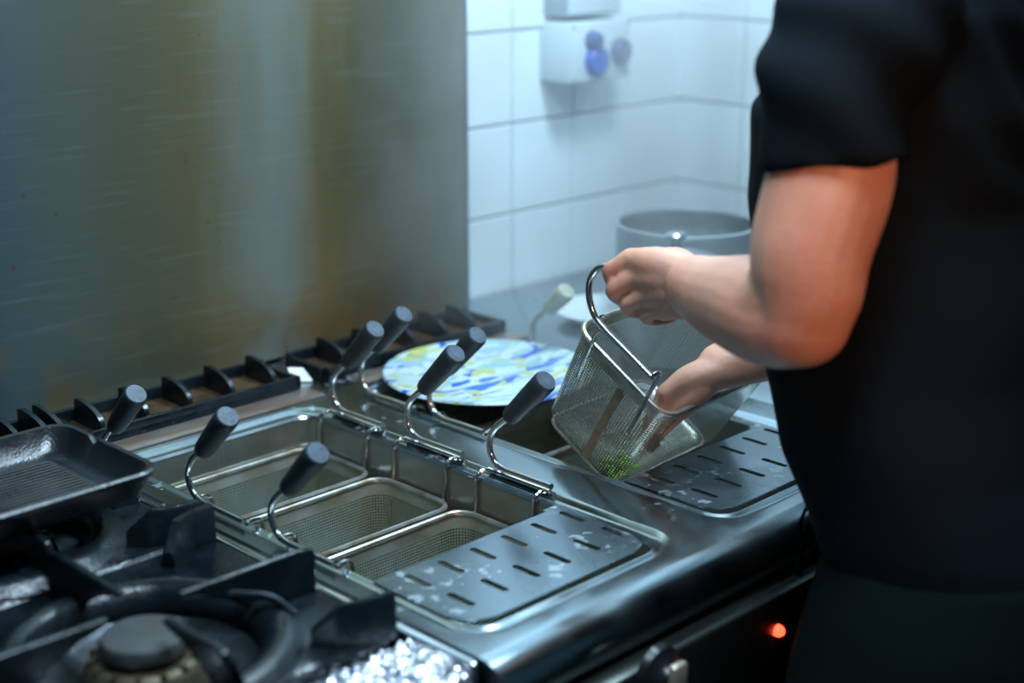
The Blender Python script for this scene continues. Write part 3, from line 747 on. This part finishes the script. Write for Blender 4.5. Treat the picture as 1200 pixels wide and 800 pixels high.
# torso, pelvis and legs beneath the clothes
dense_loft(b, [((1.53, .715, .90), .155, .11, .9), ((1.525, .745, .98), .155, .105, .95), ((1.52, .79, 1.08), .155, .10, .95), ((1.52, .825, 1.20), .16, .10, .95), ((1.52, .855, 1.32), .165, .095, .95), ((1.52, .86, 1.45), .16, .075, .95), ((1.52, .86, 1.52), .13, .055, 1), ((1.52, .86, 1.56), .07, .045, 1)])
for s in (-1, 1):
    limb(b, [(V((1.53 + s * .09, .715, .93)), .085), (V((1.53 + s * .10, .71, .72)), .078), (V((1.53 + s * .105, .715, .50)), .056), (V((1.53 + s * .11, .70, .34)), .055), (V((1.53 + s * .115, .68, .10)), .038)])
    limb(b, [(V((1.53 + s * .115, .665, .045)), .038), (V((1.53 + s * .12, .74, .038)), .036), (V((1.53 + s * .125, .83, .030)), .026)])
# neck and head, looking down to the basket
limb(b, [(V((1.52, .855, 1.52)), .062), (V((1.51, .88, 1.615)), .058), (V((1.505, .91, 1.675)), .058)])
hc = V((1.50, .945, 1.755)); hr = Matrix.Rotation(-.42, 3, 'X') @ Matrix.Rotation(.12, 3, 'Z')
blob(b, hc, (.076, .095, .110), hr); blob(b, hc + hr @ V((0, .030, -.055)), (.055, .062, .062), hr)
blob(b, hc + hr @ V((0, .098, -.020)), (.013, .018, .024), hr); blob(b, hc + hr @ V((0, .088, -.064)), (.024, .012, .008), hr); blob(b, hc + hr @ V((0, .080, -.098)), (.022, .018, .016), hr)
blob(b, hc + hr @ V((0, .086, .020)), (.050, .014, .010), hr)
for s in (-1, 1): blob(b, hc + hr @ V((s * .078, -.005, -.010)), (.010, .018, .032), hr)
# left (near) arm
sh, el, wr = V((1.350, .832, 1.49)), V((1.249, .820, 1.215)), V((1.338, 1.040, 1.192))
limb(b, [(sh, .058), (V((1.291, .829, 1.42)), .058), (V((1.280, .825, 1.35)), .064), (V((1.260, .830, 1.28)), .0615), (V((1.256, .828, 1.236)), .0560), (V((1.253, .831, 1.205)), .0500)])
limb(b, [(V((1.264, .834, 1.26)), .055), (V((1.261, .850, 1.220)), .053), (V((1.270, .885, 1.198)), .053)])
limb(b, [(V((1.252, .834, 1.203)), .049), (V((1.262, .865, 1.198)), .053), (V((1.280, .905, 1.198)), .057), (V((1.305, .968, 1.192)), .048), (V((1.330, 1.025, 1.190)), .0375)])
# right (far) arm reaching into the basket
limb(b, [(V((1.70, .825, 1.48)), .058), (V((1.735, .83, 1.36)), .057), (V((1.735, .85, 1.26)), .052), (V((1.715, .88, 1.17)), .044)])
limb(b, [(V((1.715, .88, 1.165)), .045), (V((1.665, .935, 1.133)), .046), (V((1.60, 1.005, 1.092)), .046), (V((1.535, 1.073, 1.058)), .038), (V((1.495, 1.110, 1.040)), .031)])
# ---- left hand: palm, four fingers closing round the grip, thumb on the far side
mc = [V((1.333, 1.133, 1.204)), V((1.329, 1.119, 1.186)), V((1.331, 1.102, 1.167)), V((1.336, 1.084, 1.152))]
for k, m_ in enumerate(mc):
    w_ = wr + (V((1.339, 1.045, 1.200)) - wr).lerp(V((1.345, 1.030, 1.172)) - wr, k / 3)
    limb(b, [(w_, .024), (w_.lerp(m_, .5) + V((-.002, -.002, .003)), .0215), (m_ + V((.007, 0, -.002)), .0150)], seg=14)
    blob(b, w_.lerp(m_, .45) + V((.022, 0, -.004)), (.020, .026, .020))
pip = [V((1.333, 1.160, 1.184)), V((1.331, 1.152, 1.162)), V((1.336, 1.134, 1.146)), V((1.345, 1.112, 1.135))]
dip = [V((1.353, 1.166, 1.163)), V((1.353, 1.154, 1.146)), V((1.358, 1.136, 1.134)), V((1.364, 1.112, 1.127))]
tip = [V((1.371, 1.153, 1.158)), V((1.372, 1.141, 1.142)), V((1.376, 1.122, 1.133)), V((1.380, 1.101, 1.129))]
rad = [.0100, .0102, .0098, .0088]
for k in range(4):
    limb(b, [(mc[k] + V((.004, 0, 0)), rad[k] + .0028), (mc[k].lerp(pip[k], .5) + V((-.001, .001, 0)), rad[k] + .0004), (pip[k], rad[k] + .0008), (dip[k], rad[k] - .0006), (tip[k], rad[k] - .0016)], n=5, seg=12)
limb(b, [(V((1.352, 1.055, 1.200)), .019), (V((1.372, 1.090, 1.203)), .0165), (V((1.384, 1.125, 1.198)), .0125), (V((1.385, 1.155, 1.190)), .0110), (V((1.378, 1.178, 1.184)), .0095)], seg=14)
# ---- right hand in the basket
w2 = V((1.490, 1.112, 1.036)); kn2 = [V((1.434, 1.146, 1.006)), V((1.446, 1.160, 1.002)), V((1.460, 1.170, .996)), V((1.476, 1.174, .990))]
for k, m_ in enumerate(kn2):
    w_ = w2 + V((-.006, -.006, .002)).lerp(V((.012, .012, -.006)), k / 3)
    limb(b, [(w_, .022), (w_.lerp(m_, .55) + V((0, 0, .004)), .020), (m_, .0135)], seg=14)
for k, (m_, ln) in enumerate(zip(kn2, (.030, .034, .032, .026))):
    a = m_ + V((-.008, .012, -.026)) * (ln / .03); c_ = a + V((.002, .008, -.028)) * (ln / .03); d_ = c_ + V((.010, .002, -.018)) * (ln / .03)
    limb(b, [(m_, .0125), (m_.lerp(a, .5), .0098), (a, .0102), (c_, .0088), (d_, .0076)], n=5, seg=12)
limb(b, [(V((1.470, 1.118, 1.020)), .0200), (V((1.446, 1.124, 1.000)), .0165), (V((1.432, 1.136, .980)), .0125), (V((1.426, 1.148, .960)), .0100)], seg=14)
body = remeshed(b, .0030, 10, 'body')
bo = obj('body', body, M['skin'], pe)
# hair
b = bmesh.new(); blob(b, hc + hr @ V((0, -.016, .018)), (.082, .096, .106), hr)
geom = [v for v in b.verts if (hr.transposed() @ (v.co - hc)).y > .055 and (hr.transposed() @ (v.co - hc)).z < .06 or (hr.transposed() @ (v.co - hc)).z < -.05]
bmesh.ops.delete(b, geom=geom, context='VERTS'); obj('hair', b, M['hair'], pe)
for s in (-1, 1):
    b = bmesh.new(); blob(b, hc + hr @ V((s * .028, .084, .003)), (.010, .006, .005), hr); obj('eye', b, mat('eye', (.6, .6, .6), 0, .3), pe)

# t-shirt
b = bmesh.new()
dense_loft(b, [((1.505, .725, .915), .222, .160, .84), ((1.505, .745, .96), .224, .160, .84), ((1.508, .790, 1.03), .224, .160, .84), ((1.51, .825, 1.12), .222, .156, .84), ((1.515, .850, 1.22), .220, .154, .84), ((1.52, .868, 1.30), .222, .152, .84), ((1.52, .865, 1.40), .224, .146, .84), ((1.52, .855, 1.50), .216, .122, .88), ((1.52, .85, 1.56), .165, .095, 1), ((1.52, .855, 1.595), .085, .072, 1)], 48)
for s, pts in ((0, [(V((1.37, .835, 1.50)), .088), (V((1.315, .832, 1.475)), .085), (V((1.287, .830, 1.42)), .077), (V((1.284, .822, 1.362)), .0735)]),
               (1, [(V((1.67, .83, 1.49)), .082), (V((1.72, .83, 1.42)), .078), (V((1.737, .842, 1.33)), .071)])):
    P = catmull([p[0] for p in pts], 6); R = [v.x for v in catmull([(p[1], 0, 0) for p in pts], 6)]
    tube(b, P, R, 28)
    r_ = bmesh.ops.create_icosphere(b, subdivisions=3, radius=.080)
    for v in r_['verts']: v.co += pts[0][0]
sm = remeshed(b, .0055, 4, 'shirt')
nrm = [v.normal.copy() for v in sm.vertices]
for v, vn in zip(sm.vertices, nrm):
    c = v.co.copy()
    f = noise.noise(Vector((c.x * 7, c.y * 7, c.z * 9))) * .006
    fold = math.sin((c.z * 1.0 + (c.x - c.y) * .75) * 62 + 4 * noise.noise(c * 6)) * .0046 * max(0, min(1, (c.z - 1.28) / .12))
    v.co = c + vn * (f + fold)
so_ = obj('shirt', sm, M['shirt'], pe)
# apron / trousers wrap from the waist down
b = bmesh.new()
dense_loft(b, [((1.48, .69, .10), .24, .165, .8), ((1.465, .695, .40), .265, .175, .8), ((1.455, .70, .62), .268, .180, .8), ((1.462, .708, .78), .260, .174, .8), ((1.485, .712, .88), .236, .166, .82), ((1.505, .722, .945), .214, .154, .84)], 48)
am = remeshed(b, .008, 4, 'apron')
nrm = [v.normal.copy() for v in am.vertices]
for v, vn in zip(am.vertices, nrm):
    c = v.co.copy(); k = max(0, min(1, (.94 - c.z) / .3))
    a = math.atan2(c.y - .7, c.x - 1.53)
    v.co = c + vn * (k * .006 * math.sin(a * 11 + 3 * noise.noise(c * 3)) + .004 * noise.noise(c * 8))
obj('apron', am, M['apron'], pe)
b = bmesh.new(); box(b, 0, .01, 0, .01, 0, .01); bmesh.ops.delete(b, geom=list(b.verts), context='VERTS')
# apron string with two loops and toggled ends on the near front side
s0 = V((1.385, .870, .945))
tube(b, catmull([s0, s0 + V((-.010, .014, .010)), s0 + V((-.024, .018, -.008)), s0 + V((-.026, .016, -.030)), s0 + V((-.010, .014, -.036)), s0 + V((.004, .012, -.020))], 5), .0022, 6)
tube(b, catmull([s0 + V((.0, .006, .0)), s0 + V((-.012, .018, -.022)), s0 + V((-.020, .018, -.052)), s0 + V((-.024, .016, -.066))], 5), .0026, 6)
tube(b, [s0 + V((-.024, .016, -.058)), s0 + V((-.030, .016, -.076))], [.004, .0065], 8)
tube(b, [s0 + V((.002, .010, -.040)), s0 + V((-.008, .014, -.064))], [.0035, .0055], 8)
obj('apron_string', b, M['apron'], pe)
for s in (-1, 1):
    b = bmesh.new(); limb(b, [(V((1.53 + s * .115, .650, .052)), .047), (V((1.53 + s * .12, .74, .046)), .045), (V((1.53 + s * .125, .845, .036)), .035)])
    for v in b.verts: v.co.z = max(v.co.z, .001)
    obj('shoe', b, M['black'], pe)

# ================================================================ STEAM
b = bx(1.44, 2.45, 1.20, 1.86, .93, 1.75)
st = obj('steam', b, mat('x', (1, 1, 1)), smooth=False)
m = bpy.data.materials.new('steam'); m.use_nodes = True; N = m.node_tree.nodes; L = m.node_tree.links; N.clear()
out = N.new('ShaderNodeOutputMaterial'); vs = N.new('ShaderNodeVolumeScatter'); vs.inputs['Color'].default_value = (.86, .95, 1, 1); vs.inputs['Anisotropy'].default_value = .2
tc = N.new('ShaderNodeTexCoord'); nz = N.new('ShaderNodeTexNoise'); nz.inputs['Scale'].default_value = 4.5; nz.inputs['Detail'].default_value = 3; nz.inputs['Distortion'].default_value = .8
mp = N.new('ShaderNodeMapping'); mp.inputs['Scale'].default_value = (1, 1, .55); L.new(tc.outputs['Object'], mp.inputs[0]); L.new(mp.outputs[0], nz.inputs['Vector'])
mr = N.new('ShaderNodeMapRange'); mr.inputs[1].default_value = .42; mr.inputs[2].default_value = .68; mr.inputs[3].default_value = .12; mr.inputs[4].default_value = 1.7
L.new(nz.outputs[0], mr.inputs[0]); L.new(mr.outputs[0], vs.inputs['Density']); L.new(vs.outputs[0], out.inputs['Volume'])
st.data.materials.clear(); st.data.materials.append(m)
tag(st, 'thin pale steam drifting over the far basin and the pot', 'steam', kind='stuff')
